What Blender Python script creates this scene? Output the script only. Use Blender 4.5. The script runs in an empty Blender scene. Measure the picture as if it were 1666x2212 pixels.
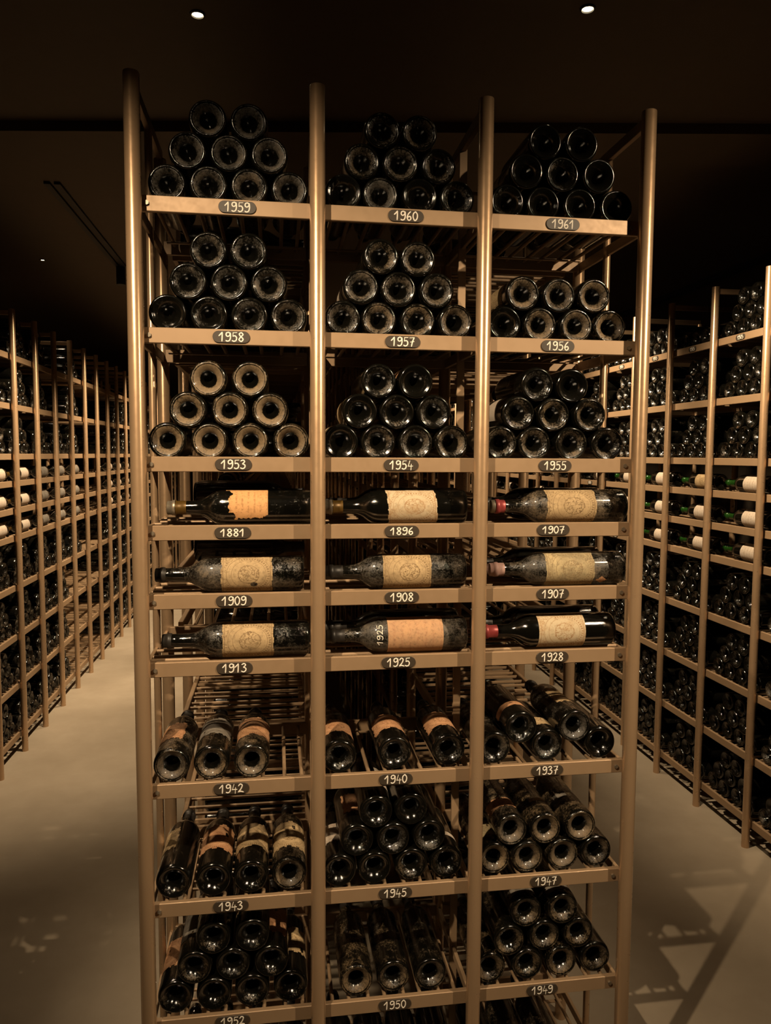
import bpy, math, random
import numpy as np
from mathutils import Matrix, Vector
random.seed(7)
rng = np.random.default_rng(7)
C = bpy.context.scene.collection
SC = bpy.context.scene

# ------------------------------------------------------------------ camera
F_PX, YAW, PIT, ROL, CAMZ = 1621.678, 0.14519, -0.07623, 0.00569, 1.5238
def cam_axes():
    cy, sy = math.cos(YAW), math.sin(YAW)
    f = np.array([sy*math.cos(PIT), cy*math.cos(PIT), math.sin(PIT)])
    r = np.array([cy, -sy, 0.0]); u = np.cross(r, f)
    c, s = math.cos(ROL), math.sin(ROL)
    return c*r + s*u, c*u - s*r, f
CR, CU, CF = cam_axes()
cam = bpy.data.cameras.new('camera'); camo = bpy.data.objects.new('camera', cam); C.objects.link(camo)
cam.sensor_fit = 'VERTICAL'; cam.sensor_height = 24.0; cam.lens = F_PX/2212*24.0
cam.clip_start = 0.02; cam.clip_end = 60
m = Matrix.Identity(4)
for i in range(3):
    m[i][0], m[i][1], m[i][2] = CR[i], CU[i], -CF[i]
m[2][3] = CAMZ
camo.matrix_world = m
SC.camera = camo
def world_x(px, py, Y):
    d = CF + CR*(px-833)/F_PX - CU*(py-1106)/F_PX
    return d[0]*Y/d[1]

# ------------------------------------------------------------------ world, exposure, lights
SC.view_settings.view_transform = 'Standard'; SC.view_settings.look = 'None'
SC.view_settings.gamma = 1.0; SC.view_settings.use_curve_mapping = False
SC.view_settings.exposure = 0.0
w = bpy.data.worlds.new('world'); SC.world = w; w.use_nodes = True
w.node_tree.nodes['Background'].inputs[0].default_value = (1.0, 0.66, 0.36, 1)
w.node_tree.nodes['Background'].inputs[1].default_value = 0.005
WARM = (1.0, 0.755, 0.49)
def spot(name, loc, target, energy, angle=80, blend=0.6, radius=0.03, color=WARM):
    l = bpy.data.lights.new(name, 'SPOT'); o = bpy.data.objects.new(name, l); C.objects.link(o)
    l.energy = energy; l.color = color; l.spot_size = math.radians(angle); l.spot_blend = blend; l.shadow_soft_size = radius
    o.location = loc
    o.rotation_euler = (Vector(target)-Vector(loc)).to_track_quat('-Z', 'Y').to_euler()
    return o
spot('track_spot_left', (-0.56, 0.29, 2.64), (0.10, 1.5, 1.37), 200, 54, 1.0, 0.016)
spot('track_spot_right', (1.60, 0.24, 2.64), (0.54, 1.5, 1.37), 206, 54, 1.0, 0.016)
for i, y in enumerate((3.7, 5.1, 6.6, 8.2)):
    spot('aisle_spot_left', (-0.50, y, 2.64), (-1.15, y+0.45, 0.85), 310, 76, 1.0)
spot('aisle_floor_fill_left', (-0.98, 1.9, 2.62), (-0.95, 2.2, 0), 26, 70, 1.0)  # added fill with no fixture, brightens the near left floor
spot('aisle_floor_fill_right', (1.45, 1.6, 2.62), (1.35, 1.7, 0), 22, 70, 1.0)  # likewise an added fill, lifts the dark floor on the right
spot('island_spot_left', (-0.98, 2.75, 2.62), (-0.15, 2.25, 1.00), 85, 40, 0.8)
for i, (y, e) in enumerate(((2.3, 235), (3.6, 230), (5.2, 230), (7.2, 230))):
    spot('aisle_spot_right', (0.98, y, 2.64), (1.83, y+0.25, 1.55), e, 70, 1.0)

# ------------------------------------------------------------------ node helpers
def new_mat(name):
    mt = bpy.data.materials.new(name); mt.use_nodes = True
    nt = mt.node_tree; return mt, nt, nt.nodes['Principled BSDF']
def node(nt, typ, **kw):
    n = nt.nodes.new(typ)
    for k, v in kw.items():
        if k == 'inp':
            for a, b in v.items():
                if hasattr(b, 'is_output'): nt.links.new(b, n.inputs[a])
                else: n.inputs[a].default_value = b
        else: setattr(n, k, v)
    return n
def math_n(nt, op, a, b=0.0, c=0.0, clamp=False):
    n = nt.nodes.new('ShaderNodeMath'); n.operation = op; n.use_clamp = clamp
    for i, v in enumerate((a, b, c)):
        if hasattr(v, 'is_output'): nt.links.new(v, n.inputs[i])
        else: n.inputs[i].default_value = v
    return n.outputs[0]
def maprange(nt, v, a, b, c=0.0, d=1.0):
    n = nt.nodes.new('ShaderNodeMapRange'); n.clamp = True
    for i, x in enumerate((v, a, b, c, d)):
        if hasattr(x, 'is_output'): nt.links.new(x, n.inputs[i])
        else: n.inputs[i].default_value = x
    return n.outputs[0]
def mixc(nt, f, a, b, blend='MIX'):
    n = nt.nodes.new('ShaderNodeMix'); n.data_type = 'RGBA'; n.blend_type = blend
    for s, v in ((n.inputs[0], f), (n.inputs[6], a), (n.inputs[7], b)):
        if hasattr(v, 'is_output'): nt.links.new(v, s)
        else: s.default_value = v if not isinstance(v, tuple) else (*v, 1) if len(v) == 3 else v
    return n.outputs[2]
def noise(nt, vec, scale, detail=4, rough=0.6):
    n = node(nt, 'ShaderNodeTexNoise', inp={'Scale': scale, 'Detail': detail, 'Roughness': rough})
    nt.links.new(vec, n.inputs['Vector']); return n.outputs[0]
def obj_vec(nt, jitter=True):
    tc = node(nt, 'ShaderNodeTexCoord')
    if not jitter: return tc.outputs['Object'], None
    oi = node(nt, 'ShaderNodeObjectInfo')
    off = math_n(nt, 'MULTIPLY', oi.outputs['Random'], 37.0)
    va = node(nt, 'ShaderNodeVectorMath', operation='ADD')
    nt.links.new(tc.outputs['Object'], va.inputs[0]); nt.links.new(off, va.inputs[1])
    return va.outputs[0], oi
def bump(nt, bsdf, h, strength, dist):
    b = node(nt, 'ShaderNodeBump', inp={'Strength': strength, 'Distance': dist})
    nt.links.new(h, b.inputs['Height']); nt.links.new(b.outputs[0], bsdf.inputs['Normal'])

# ------------------------------------------------------------------ materials
def mat_bronze(post=False):
    mt, nt, b = new_mat('bronze_post' if post else 'bronze_paint')
    v, oi = obj_vec(nt)
    n = noise(nt, v, 9, 3)
    nt.links.new(mixc(nt, n, *(((0.48, 0.315, 0.18), (0.54, 0.365, 0.215)) if post else ((0.335, 0.220, 0.125), (0.390, 0.265, 0.155)))), b.inputs['Base Color'])
    b.inputs['Metallic'].default_value = 0.28
    nt.links.new(maprange(nt, noise(nt, v, 60, 2), 0.3, 0.7, *((0.27, 0.31) if post else (0.44, 0.54))), b.inputs['Roughness'])
    if post: b.inputs['Metallic'].default_value = 0.55; b.inputs['Coat Weight'].default_value = 0.6; b.inputs['Coat Roughness'].default_value = 0.08
    return mt
def mat_flat(name, col, rough=0.6, metal=0.0, col2=None, scale=20):
    mt, nt, b = new_mat(name)
    v, oi = obj_vec(nt)
    nt.links.new(mixc(nt, noise(nt, v, scale, 4), col, col2 or tuple(min(1, c*1.25) for c in col)), b.inputs['Base Color'])
    b.inputs['Roughness'].default_value = rough; b.inputs['Metallic'].default_value = metal
    return mt
def mat_glass_dusty(name, fixed=None, tint=(0.0035, 0.0033, 0.0024)):
    """old dark bottle glass under cellar dust; the 'dust' attribute says where dust lies and leaves the punt hole black as painted shade, the object's colour says how much and how brown"""
    mt, nt, b = new_mat(name)
    v, oi = obj_vec(nt)
    at = node(nt, 'ShaderNodeAttribute', attribute_name='dust')
    if fixed is None:
        sep = node(nt, 'ShaderNodeSeparateColor'); nt.links.new(oi.outputs['Color'], sep.inputs[0])
        amt, tan = sep.outputs[0], sep.outputs[1]
    else: amt, tan = fixed
    n1 = noise(nt, v, 34, 5, 0.62); n2 = noise(nt, v, 230, 4, 0.7); n3 = noise(nt, v, 900, 2, 0.5)
    nn = math_n(nt, 'ADD', math_n(nt, 'MULTIPLY', n1, 0.46), math_n(nt, 'ADD', math_n(nt, 'MULTIPLY', n2, 0.33), math_n(nt, 'MULTIPLY', n3, 0.21)))
    nn = maprange(nt, nn, 0.31, 0.69)
    d = math_n(nt, 'MULTIPLY', amt, at.outputs['Fac'])
    lo = math_n(nt, 'SUBTRACT', 0.82, math_n(nt, 'MULTIPLY', d, 0.95))
    hi = math_n(nt, 'ADD', lo, 0.42)
    mask = maprange(nt, nn, lo, hi)
    mask = math_n(nt, 'MULTIPLY', mask, maprange(nt, at.outputs['Fac'], 0.02, 0.2), clamp=True)
    grey = mixc(nt, n2, (0.035, 0.032, 0.026), (0.125, 0.11, 0.088))
    brown = mixc(nt, n2, (0.055, 0.038, 0.02), (0.30, 0.21, 0.115))
    dust = mixc(nt, maprange(nt, math_n(nt, 'ADD', n1, math_n(nt, 'SUBTRACT', tan, 0.5)), 0.3, 0.8), grey, brown)
    nt.links.new(mixc(nt, mask, tint, dust), b.inputs['Base Color'])
    nt.links.new(maprange(nt, mask, 0, 1, 0.09, 0.60), b.inputs['Roughness'])
    nt.links.new(maprange(nt, mask, 0, 1, 0.5, 0.15), b.inputs['Coat Weight']); b.inputs['Coat Roughness'].default_value = 0.12
    b.inputs['IOR'].default_value = 1.52
    bump(nt, b, math_n(nt, 'ADD', math_n(nt, 'MULTIPLY', mask, 0.6), math_n(nt, 'MULTIPLY', n2, 0.5)), 0.45, 0.0012)
    return mt
def mat_paper(name, base, stain, ink, ring=True, amount=0.5):
    """aged label paper with a faint printed border and medallion"""
    mt, nt, b = new_mat(name)
    v, oi = obj_vec(nt)
    uv = node(nt, 'ShaderNodeUVMap'); sx = node(nt, 'ShaderNodeSeparateXYZ'); nt.links.new(uv.outputs[0], sx.inputs[0])
    U, V = sx.outputs[0], sx.outputs[1]
    n1 = noise(nt, v, 28, 5, 0.65); n2 = noise(nt, v, 160, 4, 0.7); n3 = noise(nt, v, 500, 2)
    col = mixc(nt, maprange(nt, n1, 0.62-amount*0.3, 0.78), base, stain)
    col = mixc(nt, math_n(nt, 'MULTIPLY', maprange(nt, n2, 0.5, 0.7), 0.35+amount*0.3), col, tuple(c*0.45 for c in stain))
    if ring:
        du = math_n(nt, 'MULTIPLY', math_n(nt, 'SUBTRACT', U, 0.5), 1.1); dv = math_n(nt, 'SUBTRACT', V, 0.46)
        r = math_n(nt, 'SQRT', math_n(nt, 'ADD', math_n(nt, 'MULTIPLY', du, du), math_n(nt, 'MULTIPLY', dv, dv)))
        ang = math_n(nt, 'ARCTAN2', du, dv)
        def band(x, c, hw): return math_n(nt, 'LESS_THAN', math_n(nt, 'ABSOLUTE', math_n(nt, 'SUBTRACT', x, c)), hw)
        letters = math_n(nt, 'GREATER_THAN', math_n(nt, 'SINE', math_n(nt, 'ADD', math_n(nt, 'MULTIPLY', ang, 46), math_n(nt, 'MULTIPLY', n2, 6))), -0.1)
        txt = math_n(nt, 'MULTIPLY', math_n(nt, 'MULTIPLY', band(r, 0.385, 0.022), letters), math_n(nt, 'LESS_THAN', dv, 0.18))
        rings = math_n(nt, 'MAXIMUM', band(r, 0.43, 0.005), band(r, 0.335, 0.004))
        curls = math_n(nt, 'MULTIPLY', band(noise(nt, v, 130, 2), 0.5, 0.035), math_n(nt, 'LESS_THAN', r, 0.22))
        crest = math_n(nt, 'MAXIMUM', curls, band(r, 0.2, 0.006))
        border = math_n(nt, 'MAXIMUM', band(math_n(nt, 'ABSOLUTE', math_n(nt, 'SUBTRACT', U, 0.5)), 0.455, 0.006), band(math_n(nt, 'ABSOLUTE', math_n(nt, 'SUBTRACT', V, 0.5)), 0.455, 0.006))
        ivy = math_n(nt, 'MULTIPLY', band(noise(nt, v, 110, 2), 0.5, 0.028), math_n(nt, 'GREATER_THAN', r, 0.45))
        ink_m = txt
        for k in (rings, crest, border, ivy): ink_m = math_n(nt, 'MAXIMUM', ink_m, k)
        ink_m = math_n(nt, 'MULTIPLY', ink_m, maprange(nt, n1, 0.3, 0.6, 0.95, 0.55))
    else:
        rows = math_n(nt, 'GREATER_THAN', math_n(nt, 'SINE', math_n(nt, 'MULTIPLY', V, 44)), 0.55)
        wv = math_n(nt, 'GREATER_THAN', noise(nt, v, 210, 2), 0.5)
        ink_m = math_n(nt, 'MULTIPLY', math_n(nt, 'MULTIPLY', rows, wv), math_n(nt, 'MULTIPLY', math_n(nt, 'LESS_THAN', math_n(nt, 'ABSOLUTE', math_n(nt, 'SUBTRACT', U, 0.5)), 0.3), 0.4))
    nt.links.new(mixc(nt, ink_m, col, ink), b.inputs['Base Color'])
    b.inputs['Roughness'].default_value = 0.8
    bump(nt, b, math_n(nt, 'ADD', n2, n3), 0.35, 0.0006)
    return mt
def mat_floor():
    mt, nt, b = new_mat('microcement')
    v, _ = obj_vec(nt, False)
    n1 = noise(nt, v, 1.6, 6, 0.6); n2 = noise(nt, v, 9, 5, 0.6)
    c = mixc(nt, maprange(nt, n1, 0.3, 0.7), (0.27, 0.22, 0.155), (0.39, 0.325, 0.24))
    c = mixc(nt, math_n(nt, 'MULTIPLY', maprange(nt, n2, 0.4, 0.75), 0.35), c, (0.27, 0.215, 0.15))
    nt.links.new(c, b.inputs['Base Color']); b.inputs['Roughness'].default_value = 0.62
    bump(nt, b, n2, 0.15, 0.004)
    return mt
def mat_emit(name, col, s):
    mt, nt, b = new_mat(name)
    b.inputs['Base Color'].default_value = (*col, 1); b.inputs['Emission Color'].default_value = (*col, 1); b.inputs['Emission Strength'].default_value = s
    return mt
M = dict(
    bronze=mat_bronze(), bronze_post=mat_bronze(True),
    plate=mat_flat('plate_brown', (0.045, 0.033, 0.022), 0.5), chalk=mat_flat('chalk_paint', (0.85, 0.78, 0.66), 0.8, 0, (0.92, 0.86, 0.75)),
    glass=mat_glass_dusty('bottle_glass'), glass_far=mat_glass_dusty('bottle_glass_far', fixed=(0.42, 0.3)),
    glass_green=mat_glass_dusty('bottle_glass_green', tint=(0.012, 0.045, 0.008)),
    tan=mat_paper('paper_tan', (0.50, 0.36, 0.19), (0.27, 0.185, 0.09), (0.14, 0.08, 0.03), amount=0.85),
    peach=mat_paper('paper_peach', (0.54, 0.30, 0.15), (0.36, 0.165, 0.07), (0.2, 0.08, 0.03), amount=0.7),
    cream=mat_paper('paper_cream', (0.52, 0.42, 0.27), (0.42, 0.27, 0.13), (0.30, 0.15, 0.05), amount=0.3),
    orange=mat_paper('paper_orange', (0.62, 0.33, 0.13), (0.50, 0.23, 0.08), (0.2, 0.08, 0.02), ring=False, amount=0.4),
    mouldy=mat_paper('paper_mouldy', (0.48, 0.375, 0.2), (0.20, 0.16, 0.09), (0.2, 0.13, 0.06), amount=1.0),
    white=mat_paper('paper_white', (0.50, 0.42, 0.33), (0.40, 0.31, 0.22), (0.30, 0.18, 0.1), ring=False, amount=0.2),
    plain=mat_paper('paper_plain', (0.54, 0.31, 0.155), (0.42, 0.25, 0.14), (0.36, 0.17, 0.09), ring=False, amount=0.9),
    grey=mat_paper('paper_grey', (0.20, 0.175, 0.14), (0.09, 0.075, 0.055), (0.05, 0.04, 0.03), ring=False, amount=0.6),
    cap_red=mat_flat('capsule_red', (0.34, 0.03, 0.035), 0.4, 0.3, (0.42, 0.10, 0.09), 90), cap_black=mat_flat('capsule_black', (0.02, 0.017, 0.014), 0.45),
    cap_grey=mat_flat('capsule_grey', (0.16, 0.13, 0.09), 0.4, 0.6, (0.42, 0.36, 0.27), 120), cap_gold=mat_flat('capsule_gold', (0.10, 0.055, 0.01), 0.4, 0.4),
    cap_green=mat_flat('capsule_green', (0.008, 0.042, 0.005), 0.2, 0.1), cap_pink=mat_flat('capsule_pink', (0.30, 0.14, 0.13), 0.6, 0, (0.42, 0.30, 0.24), 120),
    floor=mat_floor(), ceiling=mat_flat('ceiling_brown', (0.085, 0.06, 0.038), 0.75), wall=mat_flat('wall_dark', (0.06, 0.045, 0.03), 0.8),
    black=mat_flat('black_metal', (0.012, 0.011, 0.01), 0.5), lens=mat_emit('lamp_lens', (1.0, 0.82, 0.5), 26.0),
)

# ------------------------------------------------------------------ geometry helpers
class MB:
    """collects shapes, builds ONE mesh"""
    def __init__(s): s.v = []; s.f = []; s.n = 0
    def add(s, verts, faces):
        s.v.append(np.asarray(verts, float)); s.f += [tuple(i+s.n for i in f) for f in faces]; s.n += len(verts)
    def box(s, a, b, bev=0.0):
        x0, y0, z0 = a; x1, y1, z1 = b
        if bev <= 0:
            s.add([(x0,y0,z0),(x1,y0,z0),(x1,y1,z0),(x0,y1,z0),(x0,y0,z1),(x1,y0,z1),(x1,y1,z1),(x0,y1,z1)],
                  [(0,3,2,1),(4,5,6,7),(0,1,5,4),(1,2,6,5),(2,3,7,6),(3,0,4,7)]); return
        # bevelled long box: octagon profile in the two shorter directions
        L = np.array([x1-x0, y1-y0, z1-z0]); ax = int(np.argmax(L)); o = [i for i in range(3) if i != ax]
        lo, hi = np.array(a, float), np.array(b, float); e = bev
        p, q = o; pr = [(lo[p]+e, lo[q]), (hi[p]-e, lo[q]), (hi[p], lo[q]+e), (hi[p], hi[q]-e), (hi[p]-e, hi[q]), (lo[p]+e, hi[q]), (lo[p], hi[q]-e), (lo[p], lo[q]+e)]
        V = []
        for t in (lo[ax], hi[ax]):
            for (c, d) in pr:
                w3 = [0, 0, 0]; w3[ax] = t; w3[p] = c; w3[q] = d; V.append(w3)
        F = [(i, (i+1) % 8, 8+(i+1) % 8, 8+i) for i in range(8)] + [tuple(range(8))[::-1], tuple(range(8, 16))]
        s.add(V, F)
    def tube(s, a, b, r, n=12, cap_bev=0.0):
        a = np.array(a, float); b = np.array(b, float); d = b-a; L = np.linalg.norm(d); d = d/L
        t = np.array([1., 0, 0]) if abs(d[0]) < 0.9 else np.array([0, 1., 0])
        u = np.cross(d, t); u /= np.linalg.norm(u); v = np.cross(d, u)
        st = [(0, r), (L, r)] if cap_bev <= 0 else [(0, r), (L-cap_bev, r), (L-cap_bev*0.3, r-cap_bev*0.3), (L, r-cap_bev)]
        V = []
        for (h, rr) in st:
            for k in range(n):
                an = 2*math.pi*k/n; V.append(a+d*h+rr*(math.cos(an)*u+math.sin(an)*v))
        F = []
        for j in range(len(st)-1):
            for k in range(n): F.append((j*n+k, (j+1)*n+k, (j+1)*n+(k+1) % n, j*n+(k+1) % n))
        F.append(tuple(range(n))); F.append(tuple(range((len(st)-1)*n, len(st)*n))[::-1])
        s.add(V, F)
    def mesh(s, name, mat, smooth=False, angle=True):
        me = bpy.data.meshes.new(name)
        me.from_pydata([tuple(x) for x in np.concatenate(s.v)], [], s.f); me.update()
        if mat: me.materials.append(mat)
        import bmesh
        bm = bmesh.new(); bm.from_mesh(me); bmesh.ops.recalc_face_normals(bm, faces=bm.faces); bm.to_mesh(me); bm.free()
        if smooth:
            me.polygons.foreach_set('use_smooth', [True]*len(me.polygons))
            me.set_sharp_from_angle(angle=math.radians(40))
        return me
    def build(s, name, mat, parent=None, smooth=False):
        return link(name, s.mesh(name, mat, smooth), parent)
def link(name, data, parent=None):
    o = bpy.data.objects.new(name, data); C.objects.link(o)
    if parent: o.parent = parent
    return o
def tag(o, label=None, cat=None, group=None, kind=None):
    for k, v in (('label', label), ('category', cat), ('group', group), ('kind', kind)):
        if v: o[k] = v
    return o
def empty(name, loc=(0, 0, 0), rz=0.0):
    o = bpy.data.objects.new(name, None); C.objects.link(o); o.location = loc; o.rotation_euler = (0, 0, rz); o.empty_display_size = 0.1
    return o

# ------------------------------------------------------------------ room shell
def shell(name, a, b, mat):
    m_ = MB(); m_.box(a, b); o = m_.build(name, mat); o['kind'] = 'structure'; return o
X0R, X1R, Y0R, Y1R, HC = -3.2, 3.9, -2.2, 13.0, 2.704
shell('floor', (X0R-.1, Y0R-.1, -.1), (X1R+.1, Y1R+.1, 0), M['floor'])
shell('ceiling', (X0R-.1, Y0R-.1, HC), (X1R+.1, Y1R+.1, HC+.1), M['ceiling'])
shell('wall_left', (X0R-.1, Y0R, 0), (X0R, Y1R, HC), M['wall'])
shell('wall_right', (X1R, Y0R, 0), (X1R+.1, Y1R, HC), M['wall'])
shell('wall_far', (X0R, Y1R, 0), (X1R, Y1R+.1, HC), M['wall'])
shell('wall_near', (X0R, Y0R-.1, 0), (X1R, Y0R, HC), M['wall'])
bmb = MB(); bmb.box((-3.3, 0, -.036), (3.7, .29, 0)); beam = bmb.build('trim_1', M['ceiling']); beam['kind'] = 'structure'
beam.location = (0, 2.80, HC); beam.rotation_euler = (0, 0, math.radians(-8.5))

# ------------------------------------------------------------------ bottles
R_B = 0.0366; LEN = 0.300
PROFILE = [  # (z along bottle, radius, dust; left out of the punt hole to paint its shade)
    (0.036, 0.0001, 0), (0.0345, 0.004, 0), (0.029, 0.0085, 0), (0.020, 0.0125, 0.0), (0.0145, 0.0152, 0.05), (0.0120, 0.0170, 0.7), (0.0080, 0.0205, 1), (0.0044, 0.0250, 1), (0.0026, 0.0282, .9), (0.0024, 0.0290, .2),
    (0.0000, 0.0308, 0.75), (0.0004, 0.0325, 0.35), (0.0022, 0.0346, 0.25), (0.0052, 0.0359, 0.3), (0.010, R_B, 0.45), (0.06, R_B, 0.6), (0.12, R_B, 0.6), (0.182, R_B, 0.6), (0.192, 0.0360, 0.6), (0.202, 0.0336, 0.65),
    (0.211, 0.0292, 0.65), (0.219, 0.0238, 0.6), (0.226, 0.0192, 0.5), (0.234, 0.0160, 0.45), (0.244, 0.0146, 0.4), (0.262, 0.0139, 0.35), (0.281, 0.0136, 0.3), (0.2815, 0.0152, 0.3),
    (0.286, 0.0156, 0.3), (0.2905, 0.0152, 0.3), (0.291, 0.0140, 0.3), (0.299, 0.0138, 0.3), (0.300, 0.0125, 0.3), (0.2995, 0.0001, 0.3)]
PZ = np.array([p[0] for p in PROFILE[10:-1]]); PR = np.array([p[1] for p in PROFILE[10:-1]])
def prof_r(z): return float(np.interp(z, PZ, PR))
def lathe(profile, n):
    V, F, D = [], [], []
    for (z, r, d) in profile:
        for k in range(n):
            a = 2*math.pi*k/n; V.append((r*math.cos(a), r*math.sin(a), z)); D.append(d)
    for j in range(len(profile)-1):
        for k in range(n): F.append((j*n+k, j*n+(k+1) % n, (j+1)*n+(k+1) % n, (j+1)*n+k))
    return V, F, D
def bottle_mesh(name, n, mat, profile=PROFILE):
    V, F, D = lathe(profile, n)
    me = bpy.data.meshes.new(name); me.from_pydata(V, [], F); me.update(); me.materials.append(mat)
    me.polygons.foreach_set('use_smooth', [True]*len(me.polygons))
    at = me.attributes.new('dust', 'FLOAT', 'POINT'); at.data.foreach_set('value', D)
    return me
ME_BOTTLE = bottle_mesh('bottle_body', 36, M['glass'])
ME_BOTTLE_G = bottle_mesh('bottle_body_green', 24, M['glass_green'])
ME_BOTTLE_MID = bottle_mesh('bottle_body_mid', 20, M['glass'])
def capsule_mesh(name, z0, z1, mat):
    zs = sorted([z0, z1-0.001] + [float(z) for z in PZ if z0 < z < z1-0.001])
    pr = [(z, prof_r(z)+0.0004, 0) for z in zs]
    if z1 >= 0.299: pr += [(0.3006, 0.0128, 0), (0.3006, 0.0001, 0)]
    V, F, D = lathe(pr, 20)
    me = bpy.data.meshes.new(name); me.from_pydata(V, [], F); me.update(); me.materials.append(mat)
    me.polygons.foreach_set('use_smooth', [True]*len(me.polygons)); return me
CAPS = {}
def capsule(kind, z0=0.252, z1=0.3):
    k = (kind, z0, z1)
    if k not in CAPS: CAPS[k] = capsule_mesh('capsule', z0, z1, M['cap_'+kind])
    return CAPS[k]
def label_mesh(z0, z1, half_deg, mat, tear=0.0, seed=0, nu=36, nv=22, skew=0.0, flat=None, lift=0.0):
    """a paper patch wrapped on the body round local direction -Y, real thickness, optionally with torn edges and holes"""
    r2 = np.random.default_rng(seed); ph = r2.uniform(0, 6.28, 12); fr = r2.uniform(3, 13, 12)
    def wob(t, k): return sum(math.sin(t*fr[k+i]+ph[k+i]) for i in range(3))/3
    holes = [(r2.uniform(.15, .85), r2.uniform(.15, .85), r2.uniform(.015, .045)) for _ in range(int(tear*5))]
    V, UV, ok = [], [], []
    for j in range(nv+1):
        for i in range(nu+1):
            u, v = i/nu, j/nv
            a = math.radians(-90 + half_deg*(2*u-1)); z = z0+(z1-z0)*v + skew*(u-.5)
            rr = prof_r(z)+0.00045 + lift*max(0, (abs(u-.5)-.40))*0.1
            V.append((rr*math.cos(a), rr*math.sin(a), z)); UV.append((u, v))
            e = min(u - max(0, tear*0.07*wob(v*3, 0)), 1-u - max(0, tear*0.07*wob(v*3, 3)), v - max(0, tear*0.09*wob(u*3, 6)), 1-v - max(0, tear*0.09*wob(u*3, 9)))
            for hx, hy, hr in holes:
                if math.hypot(u-hx, (v-hy)*0.7) < hr: e = -1
            if flat and not flat(u, v): e = -1
            ok.append(e >= -1e-6)
    F, nn = [], nu+1
    for j in range(nv):
        for i in range(nu):
            q = (j*nn+i, j*nn+i+1, (j+1)*nn+i+1, (j+1)*nn+i)
            if all(ok[k] for k in q): F.append(q)
    me = bpy.data.meshes.new('paper_label'); me.from_pydata(V, [], F); me.update(); me.materials.append(mat)
    ul = me.uv_layers.new(name='UVMap')
    for lp in me.loops: ul.data[lp.index].uv = UV[lp.vertex_index]
    me.polygons.foreach_set('use_smooth', [True]*len(me.polygons)); return me
ORD = ['first', 'second', 'third', 'fourth', 'fifth', 'sixth', 'seventh', 'eighth', 'ninth', 'tenth']
N_IND = [0]
R_Y = Matrix.Rotation(-math.pi/2, 4, 'X')   # neck away (+Y), local -Y up
R_X = Matrix.Rotation(-math.pi/2, 4, 'Y')   # neck to the left (-X), local -Y to the viewer
def bottle(mat4, label, group, dust=(0.4, 0.3), body=None, lab=None, cap=None, roll=0.0, label_note=None, cat='bottle'):
    o = link('wine_bottle', body or ME_BOTTLE)
    o.matrix_world = mat4 @ Matrix.Rotation(roll, 4, 'Z')
    o.color = (dust[0], dust[1], 0, 1)
    tag(o, label, cat, group)
    if lab is not None: link('paper_label', lab, o)
    for c in (cap if isinstance(cap, (list, tuple)) else [cap] if cap else []): link('capsule', c, o)
    N_IND[0] += 1
    return o
FAR = []           # (matrix, paper kind or None): bottles beyond the individual ones
ME_FAR_PROFILE = [PROFILE[i] for i in (0, 2, 4, 5, 7, 10, 12, 14, 17, 20, 23, 25, 31, 33)]

# ------------------------------------------------------------------ handwriting
def crom(pts, sub=6):
    p = [np.array(q, float) for q in pts]
    if len(p) == 2: return p
    out = []
    P = [2*p[0]-p[1]] + p + [2*p[-1]-p[-2]]
    for i in range(1, len(P)-2):
        for t in np.linspace(0, 1, sub, endpoint=False):
            a, b, c, d = P[i-1:i+3]
            out.append(0.5*((2*b)+(-a+c)*t+(2*a-5*b+4*c-d)*t*t+(-a+3*b-3*c+d)*t**3))
    out.append(p[-1]); return out
DIG = {
 '1': [[(0, .6), (.16, .76), (.36, 1.0)], [(.36, 1.0), (.35, .5), (.32, 0)]],
 '9': [[(.52, .86), (.36, 1.0), (.12, .92), (.08, .68), (.24, .54), (.46, .66), (.54, .92)], [(.54, .95), (.56, .5), (.46, .12), (.22, .0), (.04, .08)]],
 '5': [[(.14, .98), (.11, .58)], [(.11, .58), (.36, .62), (.52, .4), (.44, .1), (.2, 0), (.02, .1)], [(.14, .98), (.54, 1.0)]],
 '8': [[(.5, .84), (.32, 1), (.1, .84), (.26, .56), (.52, .28), (.32, 0), (.06, .22), (.28, .52), (.5, .74), (.5, .86)]],
 '6': [[(.46, 1), (.2, .72), (.06, .3), (.25, 0), (.5, .18), (.4, .45), (.1, .34)]],
 '0': [[(.3, 1), (.08, .78), (.05, .35), (.25, 0), (.5, .25), (.54, .7), (.36, .98), (.28, 1)]],
 '3': [[(.06, .9), (.32, 1), (.48, .82), (.24, .56)], [(.24, .56), (.5, .42), (.48, .14), (.24, 0), (.0, .1)]],
 '4': [[(.24, 1), (.05, .36)], [(.05, .36), (.58, .38)], [(.42, .6), (.38, -.08)]],
 '7': [[(.04, .96), (.56, 1)], [(.56, 1), (.36, .5), (.24, -.02)], [(.12, .48), (.54, .54)]],
 '2': [[(.06, .8), (.26, 1), (.48, .84), (.34, .42), (.04, .05)], [(.04, .05), (.3, .1), (.6, .02)]],
}
def strokes(text, w, h, adv=0.72):
    tot = adv*(len(text)-1)+0.58; out = []
    for i, ch in enumerate(text):
        for s in DIG.get(ch, []):
            out.append([((q[0]+adv*i-tot/2)*w, (q[1]-.5)*h) for q in crom(s)])
    return out
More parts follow.
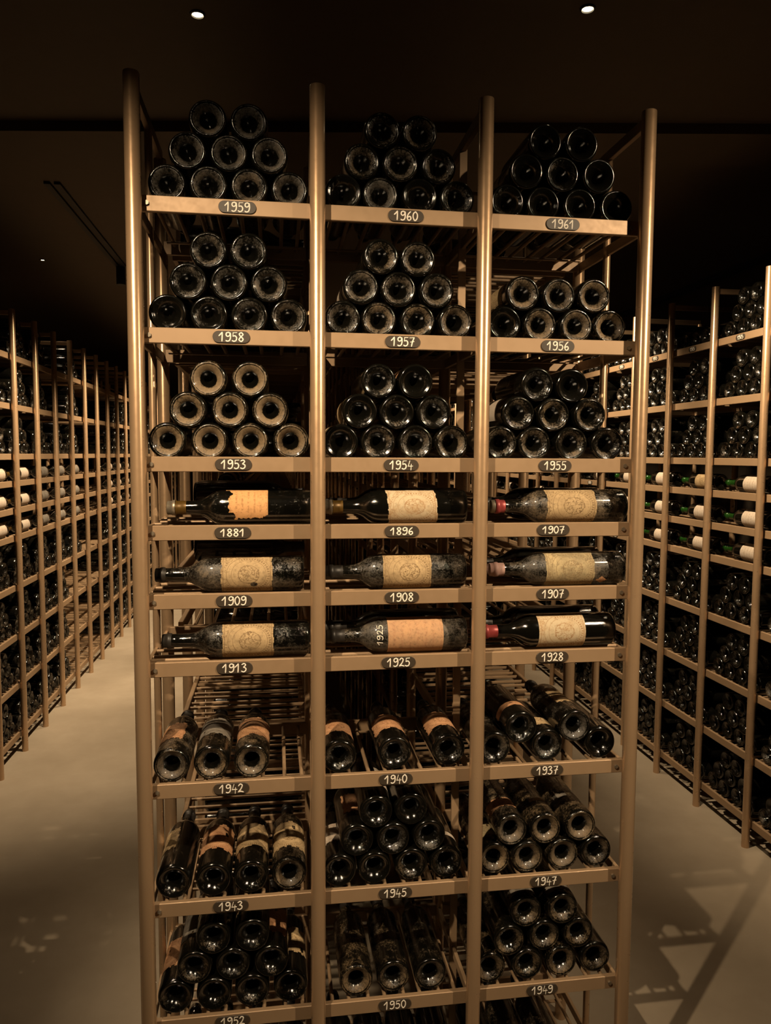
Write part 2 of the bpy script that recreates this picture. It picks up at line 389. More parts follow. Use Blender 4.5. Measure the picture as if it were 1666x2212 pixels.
def ribbon(polys, r, mapf, n=6):
    """swept stroke; mapf(u,v,h) puts plane coordinates on the surface"""
    mb = MB()
    for pl in polys:
        pl = [np.array(p) for p in pl]; V, F = [], []
        ext = []
        for i, p in enumerate(pl):
            a = pl[max(0, i-1)]; b = pl[min(len(pl)-1, i+1)]; t = (b-a)/max(1e-9, np.linalg.norm(b-a)); nrm = np.array([-t[1], t[0]])
            if i == 0: p = p - t*r*0.6
            if i == len(pl)-1: p = p + t*r*0.6
            k = 0.6 if i in (0, len(pl)-1) else 1.0
            for (s_, h_) in ((-1*k, 0), (-.7*k, .7), (0, 1), (.7*k, .7), (1*k, 0)):
                q = p+nrm*s_*r; V.append(mapf(q[0], q[1], h_))
        m_ = 5
        for i in range(len(pl)-1):
            for k in range(m_-1): F.append((i*m_+k, i*m_+k+1, (i+1)*m_+k+1, (i+1)*m_+k))
        F.append((0, 1, 2, 3, 4)); e = (len(pl)-1)*m_; F.append((e+4, e+3, e+2, e+1, e))
        mb.add(V, F)
    return mb
def stadium_mesh(wd, ht, th):
    n = 10; r = ht/2; V, ring = [], []
    for s_, c0 in ((1, wd/2-r), (-1, -(wd/2-r))):
        for k in range(n+1):
            a = -math.pi/2+math.pi*k/n if s_ > 0 else math.pi/2+math.pi*k/n
            ring.append((c0+r*math.cos(a), r*math.sin(a)))
    N = len(ring); mb = MB(); e = 0.0005
    for (y, k) in ((0, 1), (-th+e, 1), (-th, (r-e)/r)):
        V += [(x*(1 if k == 1 else 1-2*e/wd), y, z*k) for x, z in ring]
    F = [(j*N+i, j*N+(i+1) % N, (j+1)*N+(i+1) % N, (j+1)*N+i) for j in range(2) for i in range(N)]
    F += [tuple(range(N)), tuple(range(2*N, 3*N))]
    mb.add(V, F); return mb
PLATE_ME = stadium_mesh(0.072, 0.0228, 0.0022).mesh('year_plate', M['plate'])
SMALL_PLATE_ME = stadium_mesh(0.060, 0.0215, 0.0022).mesh('year_plate', M['plate'])

# ------------------------------------------------------------------ racks
SH = [2.0131, 1.7660, 1.5178, 1.3821, 1.2448, 1.1077, 0.8573, 0.6069, 0.3553, 0.1040]   # top edge of the ten rails
SMALL = (3, 4, 5)
TOP = 2.2262; D_MID, D_REAR = 0.185, 0.348; RB = 0.0194; RH = 0.030
POST_R = 0.0152
def front_post(): mb = MB(); mb.tube((0, 0, 0), (0, 0, TOP), POST_R, 28, 0.0022); return mb.mesh('post', M['bronze_post'], True)
def plain_post(r, n, h=TOP): mb = MB(); mb.tube((0, 0, 0), (0, 0, h), r, n, 0.0015); return mb.mesh('post', M['bronze_post'], True)
ME_FRONT, ME_AISLE, ME_MID, ME_REAR = front_post(), plain_post(POST_R, 16), plain_post(0.0082, 12, 2.2), plain_post(0.0145, 16, 2.2)
def rail_mesh(x0, x1):
    mb = MB(); mb.box((x0, RB, -RH), (x1, RB+0.0115, 0), 0.0012); return mb.mesh('shelf_rail', M['bronze'])
def rack_run(name, label, loc, rz, xs, skip_first=False, mids=True, rods='stuff', rods_on=None, fronts=None, group=None, side_first=True):
    """a run of rack bays: local x along the face, local y into the rack"""
    root = empty(name, loc, rz); tag(root, label, 'rack', group)
    cache = {}
    for k, x in enumerate(xs):
        if skip_first and k == 0: continue
        p = link('post', fronts or ME_AISLE, root); p.location.x = x
        if mids: q = link('middle_post', ME_MID, root); q.location = (x, D_MID, 0)
        r = link('rear_post', ME_REAR, root); r.location = (x, D_REAR, 0)
        mb = MB(); mb.box((-.006, POST_R-.002, TOP-.030), (.006, D_REAR, TOP-.008), .001)
        t = link('top_rail', cache.setdefault('t', mb.mesh('top_rail', M['bronze'])), root); t.location.x = x
    for k in range(len(xs)-1):
        wd = xs[k+1]-xs[k]; key = round(wd, 4)
        if key not in cache: cache[key] = rail_mesh(0, wd)
        for z in SH:
            q = link('shelf_rail', cache[key], root); q.location = (xs[k], 0, z)
    # side rails under every shelf at each post line, rear rails, all small pieces
    side = MB(); side.box((-.004, RB+.0115, -RH), (.004, D_REAR, -.008), .001); sme = side.mesh('side_rail', M['bronze'])
    rr = MB(); rr.box((xs[0], D_REAR-.012, -RH), (xs[-1], D_REAR-.002, 0), .001); rme = rr.mesh('rear_rail', M['bronze'])
    for i, z in enumerate(SH):
        q = link('rear_rail', rme, root); q.location.z = z
    sb = MB()
    for k, x in enumerate(xs):
        for z in SH: sb.box((x-.004, RB+.0115, z-RH), (x+.004, D_REAR, z-.008))
    if rods == 'stuff':
        o = sb.build('side_rails', M['bronze'], root); o['kind'] = 'stuff'; o.name = 'side_rail'
        rb = MB()
        for k in range(len(xs)-1):
            wd = xs[k+1]-xs[k]
            for i, z in enumerate(SH):
                if i in SMALL:
                    for y in (.06, .105, .15, .195, .24, .285): rb.tube((xs[k], y, z-.009), (xs[k+1], y, z-.009), .0046, 6)
                else:
                    for s_ in range(4):
                        cx = xs[k]+.050+(wd-.1)*s_/3
                        for dx in (-.018, .018): rb.tube((cx+dx, RB+.0115, z-.009), (cx+dx, D_REAR-.01, z-.009), .0046, 6)
        o = rb.build('rod', M['bronze'], root, True); o['kind'] = 'stuff'
    else:
        for k, x in enumerate(xs):
            for z in SH: q = link('side_rail', sme, root); q.location = (x, 0, z)
    tb = MB(); tb.tube((xs[0], D_REAR+.004, 2.165), (xs[-1], D_REAR+.004, 2.165), .006, 10); tb.build('back_tube', M['bronze'], root, True)
    return root

# ---- the front rack
YF = 1.4969
PX = [-0.2609, 0.0825, 0.4163, 0.7591]
front = rack_run('wine_rack', 'three-bay bronze metal wine rack with handwritten year plates, standing across the front', (0, YF, 0), 0, PX, rods='parts', fronts=ME_FRONT)
bpy.context.view_layer.update()
for ch in [c for c in front.children if c.name.startswith('middle_post')][1:3]:
    mb = MB(); mb.box((-.009, -.003, 0), (.009, .003, 2.2), .001); ch.data = mb.mesh('flat_post', M['bronze'])
rod_y = MB(); rod_y.tube((0, RB+.0115, 0), (0, D_REAR-.01, 0), .0042, 10); ME_RODY = rod_y.mesh('rod', M['bronze'], True)
for b in range(3):
    wd = PX[b+1]-PX[b]
    rx = MB(); rx.tube((.005, 0, 0), (wd-.005, 0, 0), .0042, 10); ME_RODX = rx.mesh('rod', M['bronze'], True)
    cb = MB(); cb.box((.02, .29, -.016), (wd-.02, .300, -.0135)); ME_CB = cb.mesh('cross_bar', M['bronze'])
    for i, z in enumerate(SH):
        if i in SMALL:
            for y in (.045, .072, .099, .15, .195, .24, .285):
                q = link('rod', ME_RODX, front); q.location = (PX[b], y, z-.0092)
        else:
            for s_ in range(4):
                cx = PX[b]+.05+(wd-.1)*s_/3
                for dx in (-.018, .018):
                    q = link('rod', ME_RODY, front); q.location = (cx+dx, 0, z-.0092)
            q = link('cross_bar', ME_CB, front); q.location = (PX[b], 0, z)
bo = MB(); bo.tube((0, RB-.004, 0), (0, RB+.001, 0), .0045, 6); ME_BOLT = bo.mesh('bolt', M['cap_grey'])
for z in SH:
    for x in (PX[0]+.021, PX[3]-.021):
        q = link('bolt', ME_BOLT, front); q.location = (x, 0, z-.015)

YEARS = [('1959', '1960', '1961'), ('1958', '1957', '1956'), ('1953', '1954', '1955'), ('1881', '1896', '1907'), ('1909', '1908', '1907'),
         ('1913', '1925', '1928'), ('1942', '1940', '1937'), ('1943', '1945', '1947'), ('1952', '1950', '1949')]
PLX = [(513, 877, 1216), (500, 870, 1205), (504.5, 866.6, 1199), (503, 868, 1195), (506, 868, 1194), (507, 861, 1193), (500, 855, 1182), (499, 854, 1179), (503, 853, 1171)]
PLY = [(452, 467, 482), (728, 740, 743), (1004, 1006, 1004), (1153, 1148, 1144), (1300, 1291, 1282), (1445, 1431, 1419), (1705, 1683, 1664), (1962, 1930, 1905), (2206, 2172, 2139)]
for i in range(9):
    for b in range(3):
        x = world_x(PLX[i][b], PLY[i][b], YF+RB)
        p = link('year_plate', PLATE_ME, front); p.location = (x, RB-.0002, SH[i]-.0150)
        wgt = .0145 if YEARS[i][b] in ('1881', '1896') or (i == 3 and b == 2) else .0170
        mb = ribbon(strokes(YEARS[i][b], .0172, wgt), .00125, lambda u, v, h: (u, -.0022-h*.0006, v))
        mb.build('year_numerals', M['chalk'], p, True)['label'] = 'white handwritten year ' + YEARS[i][b]

# ---- bottles of the front rack
YB = YF+RB+.0165     # plane of the bottle bases
BAYN = ['left', 'middle', 'right']
FSH = ['top', 'second', 'third', 'fourth', 'fifth', 'sixth', 'seventh', 'eighth', 'ninth', 'floor']
def cell_label(i, b): return YEARS[i][b] if i < 9 else 'lowest'
def cellname(i, b):
    y = YEARS[i][b]
    if y == '1907': return 'upper 1907' if i == 3 else 'lower 1907'
    return y
LB = {}
def lab(kind, z0, z1, half, tear=0., seed=0, **kw):
    k = (kind, z0, z1, half, tear, seed, tuple(sorted((a, str(c)) for a, c in kw.items())))
    if k not in LB: LB[k] = label_mesh(z0, z1, half, M[kind], tear, seed, **kw)
    return LB[k]
def stack_positions(xs, z0, rows, r=R_B):
    """centres of a pile: bottom row at xs, then each upper bottle rests on two below"""
    out = [[(x, z0+r) for x in xs]]
    for _ in range(rows-1):
        prev = out[-1]; cur = []
        for (xa, za), (xb, zb) in zip(prev, prev[1:]):
            mx, mz = (xa+xb)/2, (za+zb)/2; d = math.hypot(xb-xa, zb-za); h = math.sqrt(max(1e-6, (2*r)**2-(d/2)**2))+.0003
            ux, uz = -(zb-za)/d, (xb-xa)/d
            cur.append((mx+ux*h, mz+uz*h))
        out.append(cur)
    return out
ROWW = {1: ['in'], 2: ['bottom row', 'top row'], 3: ['bottom row', 'middle row', 'top row']}
CELLS = {  # (shelf, bay): bottom row pixel x, pixel y, number of rows, dust (amount, brown), kept top row indices
 (0, 0): ([359.5, 450, 538.6, 626], 397, 3, (.62, .30)), (1, 0): ([361.5, 451, 539, 624], 676, 3, (.55, .25)), (2, 0): ([360, 452.5, 541, 628.6], 954, 3, (.85, .95)),
 (0, 1): ([742.5, 823, 908, 989], 417, 3, (.42, .35)), (1, 1): ([741, 819.7, 904, 985], 690, 3, (.55, .45)), (2, 1): ([737.4, 818, 900, 977], 958, 3, (.42, .30)),
 (0, 2): ([1097.5, 1176.5, 1255.7, 1333.7], 437, 3, (.12, .20)), (1, 2): ([1091.5, 1168, 1247.6, 1320], 697, 2, (.60, .65)), (2, 2): ([1083.4, 1157.6, 1237, 1313.6], 958, 3, (.50, .55)),
 (6, 0): ([369.8, 456.8, 543.8], 1656, 1, (.70, .60)), (7, 0): ([374, 461, 542.4, 625.3], 1900, 1, (.26, .40)), (8, 0): ([376.7, 462.3, 545, 628.6], 2165, 3, (.30, .40)),
 (6, 1): ([734, 854, 971.5], 1640, 1, (.45, .20)), (7, 1): ([734, 810, 890, 966], 1880, 3, (.32, .25)), (8, 1): ([770.4, 851.3, 931], 2125, 1, (.55, .50)),
 (6, 2): ([1070.5, 1185, 1298], 1615, 2, (.50, .25)), (7, 2): ([1070.5, 1141, 1218, 1290], 1845, 2, (.70, .60)), (8, 2): ([1059.4, 1141, 1214, 1290], 2090, 3, (.55, .70)),
 (9, 0): (None, 0, 1, (.4, .4)), (9, 1): (None, 0, 1, (.4, .4)), (9, 2): (None, 0, 1, (.5, .4)),
}
# labels on bottles seen lengthwise: (shelf, bay, row, index): (paper, z0, z1, half angle, tear, roll degrees; + = towards the right)
LY = {
 (1, 1, 1, 0): ('white', .045, .15, 62, 0, -75), (2, 1, 1, 0): ('tan', .025, .13, 70, .3, -55), (2, 1, 0, 0): ('cream', .03, .12, 60, 0, -30), (2, 1, 2, 1): ('peach', .03, .13, 60, .3, -55),
 (0, 1, 1, 0): ('white', .05, .14, 50, 0, -95), (0, 2, 1, 0): ('tan', .075, .16, 60, .3, -75), (1, 2, 1, 0): ('tan', .03, .14, 66, .2, -50), (1, 2, 1, 1): ('tan', .045, .14, 50, .2, -40),
 (1, 2, 1, 2): ('cream', .06, .14, 50, .2, -50), (2, 2, 1, 0): ('white', .045, .13, 52, 0, -60), (2, 2, 0, 3): ('grey', .05, .14, 60, .4, 0),
 (6, 0, 0, 0): ('peach', .055, .150, 58, .3, -30), (6, 0, 0, 1): ('grey', .070, .165, 66, .8, 0), (6, 0, 0, 2): ('peach', .058, .165, 70, .5, 5),
 (7, 0, 0, 0): ('tan', .075, .165, 40, .3, -45), (7, 0, 0, 1): ('peach', .060, .168, 72, .5, 0), (7, 0, 0, 2): ('tan', .060, .165, 72, .5, 0), (7, 0, 0, 3): ('tan', .045, .160, 72, .8, 5),
 (8, 0, 0, 0): ('peach', .050, .150, 50, .5, -40), (8, 0, 1, 0): ('grey', .050, .150, 60, .8, -15), (8, 0, 2, 0): ('tan', .050, .140, 40, .5, -60), (8, 0, 2, 1): ('tan', .050, .140, 40, .3, -70),
 (8, 0, 1, 2): ('peach', .045, .150, 50, .6, 15), (8, 0, 0, 3): ('tan', .060, .150, 66, .6, 5),
 (6, 1, 0, 0): ('peach', .052, .125, 76, .4, 0), (6, 1, 0, 1): ('peach', .052, .140, 76, .4, 5), (6, 1, 0, 2): ('peach', .052, .140, 76, .4, 5),
 (7, 1, 0, 0): ('white', .060, .140, 62, .2, -10), (7, 1, 1, 0): ('peach', .060, .150, 40, .4, 0), (7, 1, 2, 0): ('white', .060, .150, 30, 0, 50), (7, 1, 2, 1): ('white', .055, .150, 36, 0, 55),
 (7, 1, 0, 3): ('white', .050, .066, 62, 0, 20), (6, 2, 1, 0): ('peach', .045, .070, 80, .5, -15), (6, 2, 1, 1): ('tan', .060, .160, 56, .3, 25), (6, 2, 0, 1): ('tan', .030, .075, 40, .8, 10),
 (7, 2, 1, 0): ('peach', .042, .085, 62, .9, -20), (7, 2, 1, 1): ('cream', .060, .075, 34, .6, 5), (7, 2, 1, 2): ('grey', .075, .100, 26, .6, -30), (7, 2, 0, 0): ('mouldy', .035, .10, 60, .8, 0),
 (8, 2, 2, 0): ('grey', .02, .06, 60, .8, 0), (8, 2, 2, 1): ('grey', .018, .05, 60, .8, 10),
}
DJ = {(1, 0, 0, 0): (.2, .2), (1, 0, 0, 1): (.35, .1), (1, 0, 0, 2): (.45, .1), (0, 1, 0, 0): (.15, .2), (0, 1, 0, 2): (.15, .2), (0, 1, 0, 1): (.62, .2), (0, 1, 1, 1): (.55, .45), (0, 2, 1, 1): (.3, .3), (0, 2, 0, 0): (.3, .3),
      (2, 1, 2, 1): (.15, .2), (2, 1, 0, 0): (.15, .2), (2, 1, 1, 0): (.2, .2), (2, 2, 2, 1): (.12, .2), (2, 2, 2, 0): (.4, .2), (7, 0, 0, 3): (.7, .6), (6, 2, 0, 2): (.2, .2), (8, 1, 0, 0): (.7, .8), (1, 2, 0, 0): (.25, .2)}
for (i, b), (pxs, py, rows, dust) in CELLS.items():
    z0 = SH[i]-.005
    if pxs is None:
        n = 4 if b < 2 else 3
        xs = [PX[b]+.055+.077*k for k in range(n)]
    else: xs = [world_x(px, py, YB) for px in pxs]
    lo, hi = PX[b]+.0098+R_B, PX[b+1]-.0098-R_B
    xs = [min(max(x, lo), hi) for x in xs]
    for k in range(1, len(xs)):
        if xs[k]-xs[k-1] < 2*R_B+.0003: xs[k] = xs[k-1]+2*R_B+.0003
    pos = stack_positions(xs, z0, rows)
    if pxs is not None and len(pxs) == 3 and rows == 1 and i == 8: pass
    for r_, row in enumerate(pos):
        for k, (x, z) in enumerate(row):
            key = (i, b, r_, k)
            dj = DJ.get(key, (dust[0]*random.uniform(.8, 1.15), min(1, max(0, dust[1]+random.uniform(-.15, .15)))))
            yo = YB + random.uniform(0, .006)
            lb, roll, note = None, random.uniform(-3, 3), ''
            if key in LY:
                kind, za, zb, half, tear, rd = LY[key]; lb = lab(kind, za, zb, half, tear*.4, seed=i*100+b*30+r_*7+k); roll = math.radians(rd); note = kind
            look = {'': 'dusty dark' if dj[0] > .45 else 'dark', 'white': 'dark white-labelled', 'tan': 'dark tan-labelled', 'peach': 'dark peach-labelled', 'cream': 'dark cream-labelled', 'grey': 'dark grey-labelled', 'mouldy': 'dusty mouldy-labelled'}[note]
            tot = len(row)
            place = '%s %s' % (ORD[k], ROWW[rows][r_]) if rows > 1 else '%s' % ORD[k]
            if i < 9:
                L = '%s bottle, %s from left, %s, %s shelf, %s bay, %s plate' % (look, ORD[k], ROWW[rows][r_] if rows > 1 else 'single row', FSH[i], BAYN[b], cellname(i, b))
            else:
                L = 'dark wine bottle on the floor-level shelf, %s from left in the %s bay' % (ORD[k], BAYN[b])
            bottle(Matrix.Translation((x, yo, z)) @ R_Y, L, 'bottles stacked on the front rack', dj, lab=lb, roll=roll if lb else random.uniform(-3, 3),
                   cap=capsule('black') if random.random() < .8 else None)
# the lying bottles of the three narrow shelves: neck to the left, label to the viewer
def torn_1881(u, v):
    u = 1-u
    w_ = .012*math.sin(37*u+3)+.010*math.sin(61*v+1)+.006*math.sin(133*(u+v))
    if v > .93+w_ and u > .30: return False                       # ragged neck-side edge
    if math.hypot((u-.26)*1.0, (v-1.0)*.9) < .13+w_: return False   # bite at the upper corner
    if v > .80+w_ and u > .80: return False
    if u > .955+w_ and v < .72: return False
    if math.hypot(u-.99, (v-.30)*.8) < .055+w_: return False
    if math.hypot(u-.97, v-.02) < .10+w_: return False
    return True
def patch(u, v): return abs(u-.5)*1.5 + abs(v-.5) < .55
LYING = {  # (shelf, bay): base px, label left px, label right px, label, half, tear, caps, dust, py
 (3, 0): (682, 488, 579, 'orange', 62, 0, [('grey', .284, .3), ('gold', .262, .284)], (.35, .25), 1093, 'torn orange label'),
 (3, 1): (1003, 837, 944, 'cream', 68, .12, [('grey', .284, .3), ('gold', .262, .284)], (.2, .2), 1092, 'stained cream label with small holes'),
 (3, 2): (1343, 1178, 1287, 'tan', 80, .06, [('grey', .292, .3), ('red', .270, .292)], (.85, .5), 1090, 'worn tan label'),
 (4, 0): (656, 477, 589, 'tan', 80, .22, [('black', .279, .3)], (.85, .35), 1243, 'tan label with two dark holes'),
 (4, 1): (1001, 827, 932, 'tan', 80, .08, [('black', .262, .3)], (.85, .3), 1234, 'ornate tan label'),
 (4, 2): (1338, 1178, 1283, 'mouldy', 80, .1, [('pink', .268, .3)], (.9, .3), 1228, 'mouldy tan label'),
 (5, 0): (668, 480, 592, 'tan', 80, .05, [('black', .281, .3)], (.65, .2), 1385, 'tan crest label'),
 (5, 1): (1003, 838, 957, 'plain', 84, .0, [('black', .262, .3)], (1.0, .3), 1374, 'plain peach label'),
 (5, 2): (1317, 1163, 1263, 'cream', 80, .0, [('red', .262, .3)], (.15, .2), 1364, 'clean cream crest label'),
}
TEXT1925 = None
for (i, b), (bpx, l0, l1, kind, half, tear, caps, dust, py, note) in LYING.items():
    yc = YF+RB+.0115+.004+R_B; zc = SH[i]-.005+R_B
    xb = world_x(bpx, py, yc); 
    if b < 2: xb = min(xb, PX[b+1]+.03)
    ys = yc-R_B*.8
    za = xb-world_x(l1, py, ys); zb = xb-world_x(l0, py, ys)
    za = max(.02, za); zb = min(.185, zb)
    flat = torn_1881 if (i, b) == (3, 0) else None
    lm = label_mesh(za, zb, half, M[kind], tear, seed=i*11+b, skew=.006 if (i, b) == (3, 1) else 0, flat=flat, nu=96, nv=72)
    roll = math.radians(18 if (i, b) == (3, 0) else 8)
    o = bottle(Matrix.Translation((xb, yc, zc)) @ R_X, 'old wine bottle lying sideways with %s, above the %s plate' % (note, cellname(i, b)), 'bottles lying on the narrow shelves', dust,
               lab=lm, cap=[capsule(k, a, c) for k, a, c in caps], roll=math.radians(24 if (i, b) == (3, 0) else 5))
    if (i, b) == (4, 2):
        link('paper_label', label_mesh(za-.030, za-.004, 22, M['peach'], .2, 5, flat=patch), o).rotation_euler = (0, 0, math.radians(-42))
    if (i, b) == (5, 1):
        def onb(u, v, h):   # u runs round the bottle, v along it
            z = .190+v; r = prof_r(z)+.0003+h*.0004; a = -math.pi/2 + u/.034 + .12
            return (r*math.cos(a), r*math.sin(a), z)
        ribbon(strokes('1925', .0150, .0120), .0008, onb).build('chalk_year', M['chalk'], o, True)
# second bottles lying behind them
for (i, b, kind, bx, dy) in ((3, 2, 'grey', .12, .085), (3, 1, None, .02, .085), (4, 2, None, .04, .085), (5, 2, None, .06, .085), (5, 1, None, .03, .085)):
    yc = YF+RB+.0155+R_B+dy; zc = SH[i]-.005+R_B
    xb = min(PX[b]+.325+.0*bx, PX[b+1]-.01)
    lm = lab('grey', .07, .14, 75, .2, 3) if kind else None
    bottle(Matrix.Translation((xb, yc, zc)) @ R_X, 'dark bottle lying behind the labelled bottle, %s shelf of the %s bay, %s plate' % (FSH[i], BAYN[b], cellname(i, b)), 'bottles lying on the narrow shelves', (.25, .2), lab=lm, cap=capsule('black'))

# ------------------------------------------------------------------ the aisle racks
SP = 0.3485
XL, YL0 = -1.2795, 3.972
XR, YR0 = 1.8132, 2.6005
def fill(run, xs_fn, nb, spec):
    pass
def place(run_m, x_bay, wd, i, pattern, mode, info):
    """fills one cell of a run. pattern: 'pile9', 'pile7', 'pile4', 'lie:<paper>', None"""
    z0 = SH[i]-.005
    if pattern is None: return
    if pattern.startswith('lie'):
        _, paper, cap = pattern.split(':')
        L = Matrix.Translation((x_bay+wd-.02, RB+.016+R_B, z0+R_B)) @ R_X
        if mode == 'ind':
            tagp, _g, base = info
            bottle(run_m @ L, base, _g, (.15, .2), body=ME_BOTTLE_MID, lab=lab(paper, .03, .145, 84, 0, 4), cap=[capsule(cap, .222 if cap == 'green' else .25, .3)] if cap else None)
        else: FAR.append((run_m @ L, paper))
        return
    rows = {'pile9': 3, 'pile7': 2, 'pile4': 1}[pattern]
    j = random.uniform(-.004, .004)
    xs = [x_bay+.050+j+(wd-.1)*k/3 for k in range(4)]
    for r_, row in enumerate(stack_positions(xs, z0, rows)):
        for k, (x, z) in enumerate(row):
            L = Matrix.Translation((x, RB+.016+random.uniform(0, .008), z)) @ R_Y
            if mode == 'ind':
                lookd, g, base = info
                bottle(run_m @ L, base % (ORD[k], ROWW[rows][r_] if rows > 1 else 'single row'), g, (lookd*random.uniform(.7, 1.2), .3), body=ME_BOTTLE_MID, roll=random.uniform(-3, 3))
            else: FAR.append((run_m @ L, None))
SHN = ['top shelf', 'second shelf', 'third shelf', 'upper narrow shelf', 'middle narrow shelf', 'lower narrow shelf', 'seventh shelf', 'eighth shelf', 'ninth shelf', 'floor shelf']

# right aisle rack: faces -X, local x runs towards the viewer
NR = 22
right = rack_run('wine_rack', 'long bronze wine rack full of dark bottles along the right aisle', (XR, YR0+SP*NR, 0), -math.pi/2, [SP*k for k in range(NR+3)], mids=False)
mR = Matrix.Translation((XR, YR0+SP*NR, 0)) @ Matrix.Rotation(-math.pi/2, 4, 'Z')
BAYR = {NR+1: 'the bay at the right picture edge', NR: 'the nearest full bay'}
for k in range(NR+2):
    near = NR-1-k          # 0 = bay behind the post nearest in view, 1 next; -1 = bay cut by the frame
    for i in range(10):
        if i in SMALL:
            pat = 'lie:white:green' if near < 14 and not (near == 8 and i == 4) else None
            if near in (1,) and i == 3: pat = 'lie:tan:green'
            mode = 'ind' if -1 < near < 4 else 'far'
            info = (0, 'label-out bottles on the right aisle rack', 'pale-labelled green-necked bottle on the %s, %s bay of the right aisle rack' % (SHN[i], ['nearest', 'second', 'third', 'fourth'][max(0, min(near, 3))]))
        else:
            pat = 'pile9'
            if i == 0 and near >= 1: pat = 'pile4' if near == 1 else 'pile7'
            mode = 'ind' if near in (0, 1) else 'far'
            info = (.30, 'piled bottles on the right aisle rack', 'dark bottle, %%s of the %%s, %s, %s bay of right aisle rack' % (SHN[i], {0: 'nearest', 1: 'second'}.get(near, '')))
        place(mR, SP*k, SP, i, pat, mode, info)
# year plates on the right rack's rails
for near, xs_, txt in ((0, .47, '1975'), (1, .47, '1975'), (2, .42, '1975'), (3, .45, '1975')):
    k = NR-1-near
    pl = link('year_plate', SMALL_PLATE_ME, right); pl.location = (SP*k+SP*(1-xs_)-.03, RB-.0002, SH[0]-.0150)
    ribbon(strokes(txt, .0135, .0150), .0011, lambda u, v, h: (u, -.0022-h*.0006, v)).build('year_numerals', M['chalk'], pl, True)
for near in (3, 4):
    k = NR-1-near; pl = link('year_plate', SMALL_PLATE_ME, right); pl.location = (SP*k+.14, RB-.0002, SH[5 if near == 3 else 3]-.0150)
    ribbon(strokes('1975', .0135, .0150), .0011, lambda u, v, h: (u, -.0022-h*.0006, v)).build('year_numerals', M['chalk'], pl, True)

# left aisle rack: faces +X, local x runs away from the viewer
NL = 20
left = rack_run('wine_rack', 'long bronze wine rack along the left aisle, some far bays empty', (XL, YL0-SP*2, 0), math.pi/2, [SP*k for k in range(NL+1)], mids=False)
mL = Matrix.Translation((XL, YL0-SP*2, 0)) @ Matrix.Rotation(math.pi/2, 4, 'Z')
for k in range(NL):
    near = k-1            # bay between the frame edge post and the first whole post = 0
    for i in range(10):
        mode = 'far'; info = None
        if i in SMALL:
            pat = 'lie:white:gold' if near <= 1 else 'lie:grey:' if near <= 4 else None if near <= 5 else 'lie:white:green' if near > 6 else None
            if near in (0, 1, 2) and pat:
                mode = 'ind'
                info = (0, 'label-out bottles on the left aisle rack', ('white' if near <= 1 else 'grey') + '-labelled bottle on the %s, %s bay of the left aisle rack' % (SHN[i], ['nearest', 'second', 'third'][near]))
                if near == 2: pat = 'lie:grey:black'
        else:
            pat = 'pile9'
            if i == 0 and near not in (1, 2, 4): pat = None
            if near in (5, 6): pat = None
            if near in (3,) and i in (1,): pat = None
            if near == 4 and i >= 7: pat = None
            if near in (7,) and i < 2: pat = None
        place(mL, SP*k, SP, i, pat, mode, info)

# island racks behind the front rack: left side faces the left aisle, right side the right aisle
NI = 12
yi0 = 1.888; spi = 0.352
isl = rack_run('wine_rack', 'bronze wine rack behind the front rack, facing the left aisle', (PX[0], yi0+spi*NI, 0), -math.pi/2, [spi*k for k in range(NI+1)], mids=False)
bpy.context.view_layer.update()
mIL = Matrix.Translation((PX[0], yi0+spi*NI, 0)) @ Matrix.Rotation(-math.pi/2, 4, 'Z')
isr = rack_run('wine_rack', 'bronze wine rack behind the front rack, facing the right aisle', (PX[3], yi0, 0), math.pi/2, [spi*k for k in range(NI+1)], mids=False)
mIR = Matrix.Translation((PX[3], yi0, 0)) @ Matrix.Rotation(math.pi/2, 4, 'Z')
for root, x0 in ((isl, spi*NI), (isr, 0.0)):      # the corner posts of the front rack carry this end
    for ch in list(root.children):
        if ch.name.split('.')[0] in ('post', 'rear_post', 'top_rail') and abs(ch.location.x-x0) < .01: bpy.data.objects.remove(ch)
for k in range(NI):
    near = NI-1-k
    for i in range(10):
        if i in SMALL: pat = 'lie:grey:' if near > 2 else None
        else:
            pat = 'pile9' if near >= 1 else ('pile4' if i in (0, 1) else None)
            if near in (0, 1) and i in (6, 7): pat = None
        place(mIL, spi*k, spi, i, pat, 'far', None)
for k in range(NI):
    near = k
    for i in range(10):
        if i in SMALL: pat = None
        else: pat = 'pile9' if near >= 1 or i in (8,) else None
        if i == 2 and near < 3: pat = None
        if near == 0 and i in (6, 7): pat = None
        place(mIR, spi*k, spi, i, pat, 'far', None)
# three bottles in the island rack seen behind the 1881 and 1909 bottles
for q, (i, y) in enumerate(((3, 2.02), (3, 2.12), (4, 2.02))):
    bottle(Matrix.Translation((PX[0]+RB+.03, y, SH[i]-.005+R_B)) @ Matrix.Rotation(math.pi/2, 4, 'Y'), 'dark dusty bottle lying crosswise behind the %s' % ('nearer torn-label bottle', 'torn-label bottle, farther one', 'bottle with two label holes')[q], 'bottles behind the narrow shelves', (.35, .3), cap=capsule('black'))

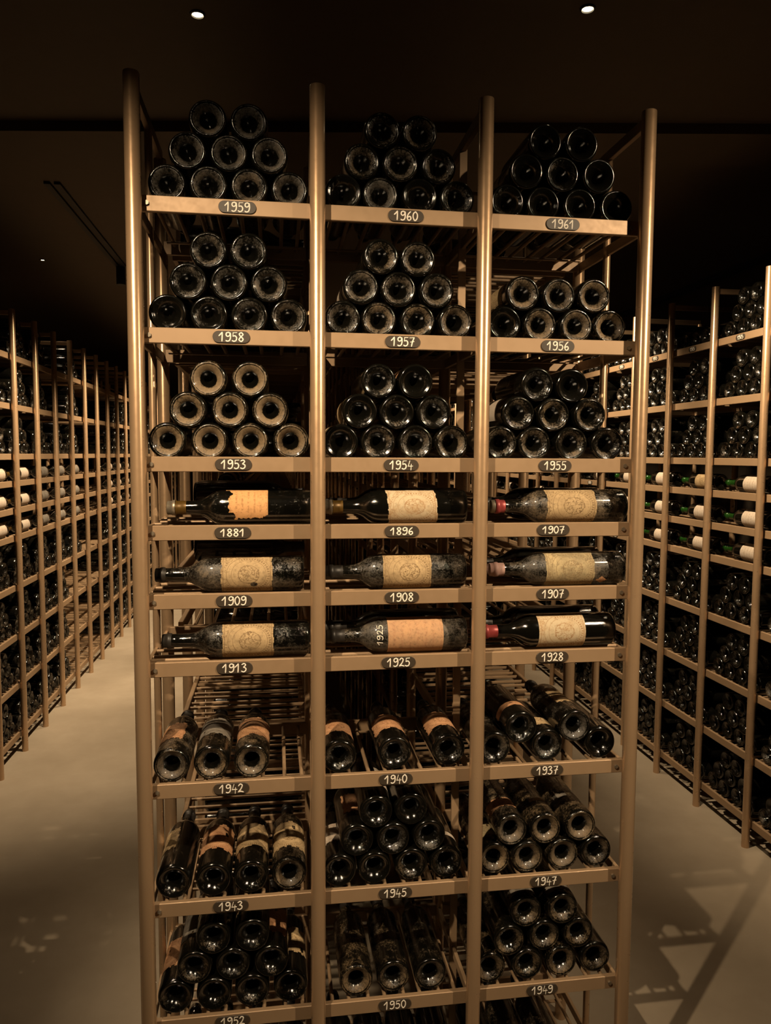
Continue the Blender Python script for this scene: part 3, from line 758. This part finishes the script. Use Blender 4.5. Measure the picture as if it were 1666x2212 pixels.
# ---- all remaining bottles as one countless mass
def far_mass():
    V0, F0, D0 = lathe(ME_FAR_PROFILE, 14); V0 = np.array(V0); F0 = np.array(F0); D0 = np.array(D0); nv = len(V0)
    nb = len(FAR); Vs = np.empty((nb*nv, 3)); Fs = np.empty((nb*len(F0), 4), int); Ms = np.zeros(nb*len(F0), int)
    pa = ['white', 'tan', 'grey']; PV, PF, PM = [], [], []
    lab_me = label_mesh(.03, .145, 84, M['white'], 0, 1, nu=10, nv=1); LV = np.array([tuple(v.co) for v in lab_me.vertices]); LF = [tuple(p.vertices) for p in lab_me.polygons]
    for q, (m4, paper) in enumerate(FAR):
        A = np.array(m4 @ Matrix.Rotation(random.uniform(-3, 3), 4, 'Z')); Vs[q*nv:(q+1)*nv] = V0 @ A[:3, :3].T + A[:3, 3]
        Fs[q*len(F0):(q+1)*len(F0)] = F0+q*nv
        if paper in pa:
            A = np.array(m4); base = nb*nv+sum(len(x) for x in PV); PV.append(LV @ A[:3, :3].T + A[:3, 3])
            for f in LF: PF.append(tuple(i+base for i in f)); PM.append(1+pa.index(paper))
    V = np.concatenate([Vs]+PV); faces = [tuple(f) for f in Fs.tolist()]+PF
    me = bpy.data.meshes.new('distant_bottles'); me.from_pydata([tuple(v) for v in V.tolist()], [], faces); me.update()
    me.materials.append(M['glass_far'])
    for p in pa: me.materials.append(M[p])
    me.uv_layers.new(name='UVMap')
    me.polygons.foreach_set('use_smooth', [True]*len(faces)); me.polygons.foreach_set('material_index', list(Ms)+PM)
    at = me.attributes.new('dust', 'FLOAT', 'POINT'); at.data.foreach_set('value', np.concatenate([np.tile(D0, nb)]+[np.zeros(len(V)-nb*nv)]))
    o = link('distant_bottles', me); tag(o, 'mass of dark wine bottles filling the far bays of the cellar racks', 'bottles', kind='stuff')
far_mass()

# ------------------------------------------------------------------ ceiling fittings
def downlight(loc, label, light=0, r=.014):
    o = empty('downlight', loc); tag(o, label, 'lamp', 'ceiling downlights')
    V, F, _ = lathe([(0, r+.007, 0), (-.004, r+.006, 0), (-.005, r+.002, 0), (.0, r, 0), (-.0, r, 0)], 28)
    mb = MB(); mb.add(V, F); mb.build('trim_ring', M['black'], o, True)
    V, F, _ = lathe([(-.0012, r, 0), (-.0022, r*.7, 0), (-.0026, .0001, 0)], 24)
    mb = MB(); mb.add(V, F); mb.build('lens', M['lens'], o, True)
    if light: spot('downlight_beam', (loc[0], loc[1], loc[2]-.02), (loc[0], loc[1]+.05, 0), light, 70, .6, .025)
downlight((-.202, 2.169, HC), 'small round ceiling downlight glowing above the left of the front rack', .6)
downlight((.823, 1.983, HC), 'small round ceiling downlight glowing above the right of the front rack', .6)
downlight((-1.409, 4.963, HC), 'tiny distant ceiling downlight above the left aisle rack', 4, .011)
def track(label, x, y0, y1, drop):
    o = empty('lighting_track', (x, y0, HC)); tag(o, label, 'track')
    mb = MB()
    for dx in (-.035, .008): mb.box((dx, 0, -drop), (dx+.026, y1-y0, 0))
    mb.build('channel', M['black'], o)
    for f in (.98,):
        mb = MB(); mb.tube((0, (y1-y0)*f, -drop-.11), (0, (y1-y0)*f, -drop), .028, 16, .003); mb.build('spotlight_head', M['black'], o, True)
track('black twin-slot lighting track on the ceiling of the left aisle', -.96, 3.55, 5.05, .012)
track('black lighting track running along the ceiling over the right aisle rack', 2.86, 2.6, 9.5, .03)
print('individual bottles', N_IND[0], 'far', len(FAR))
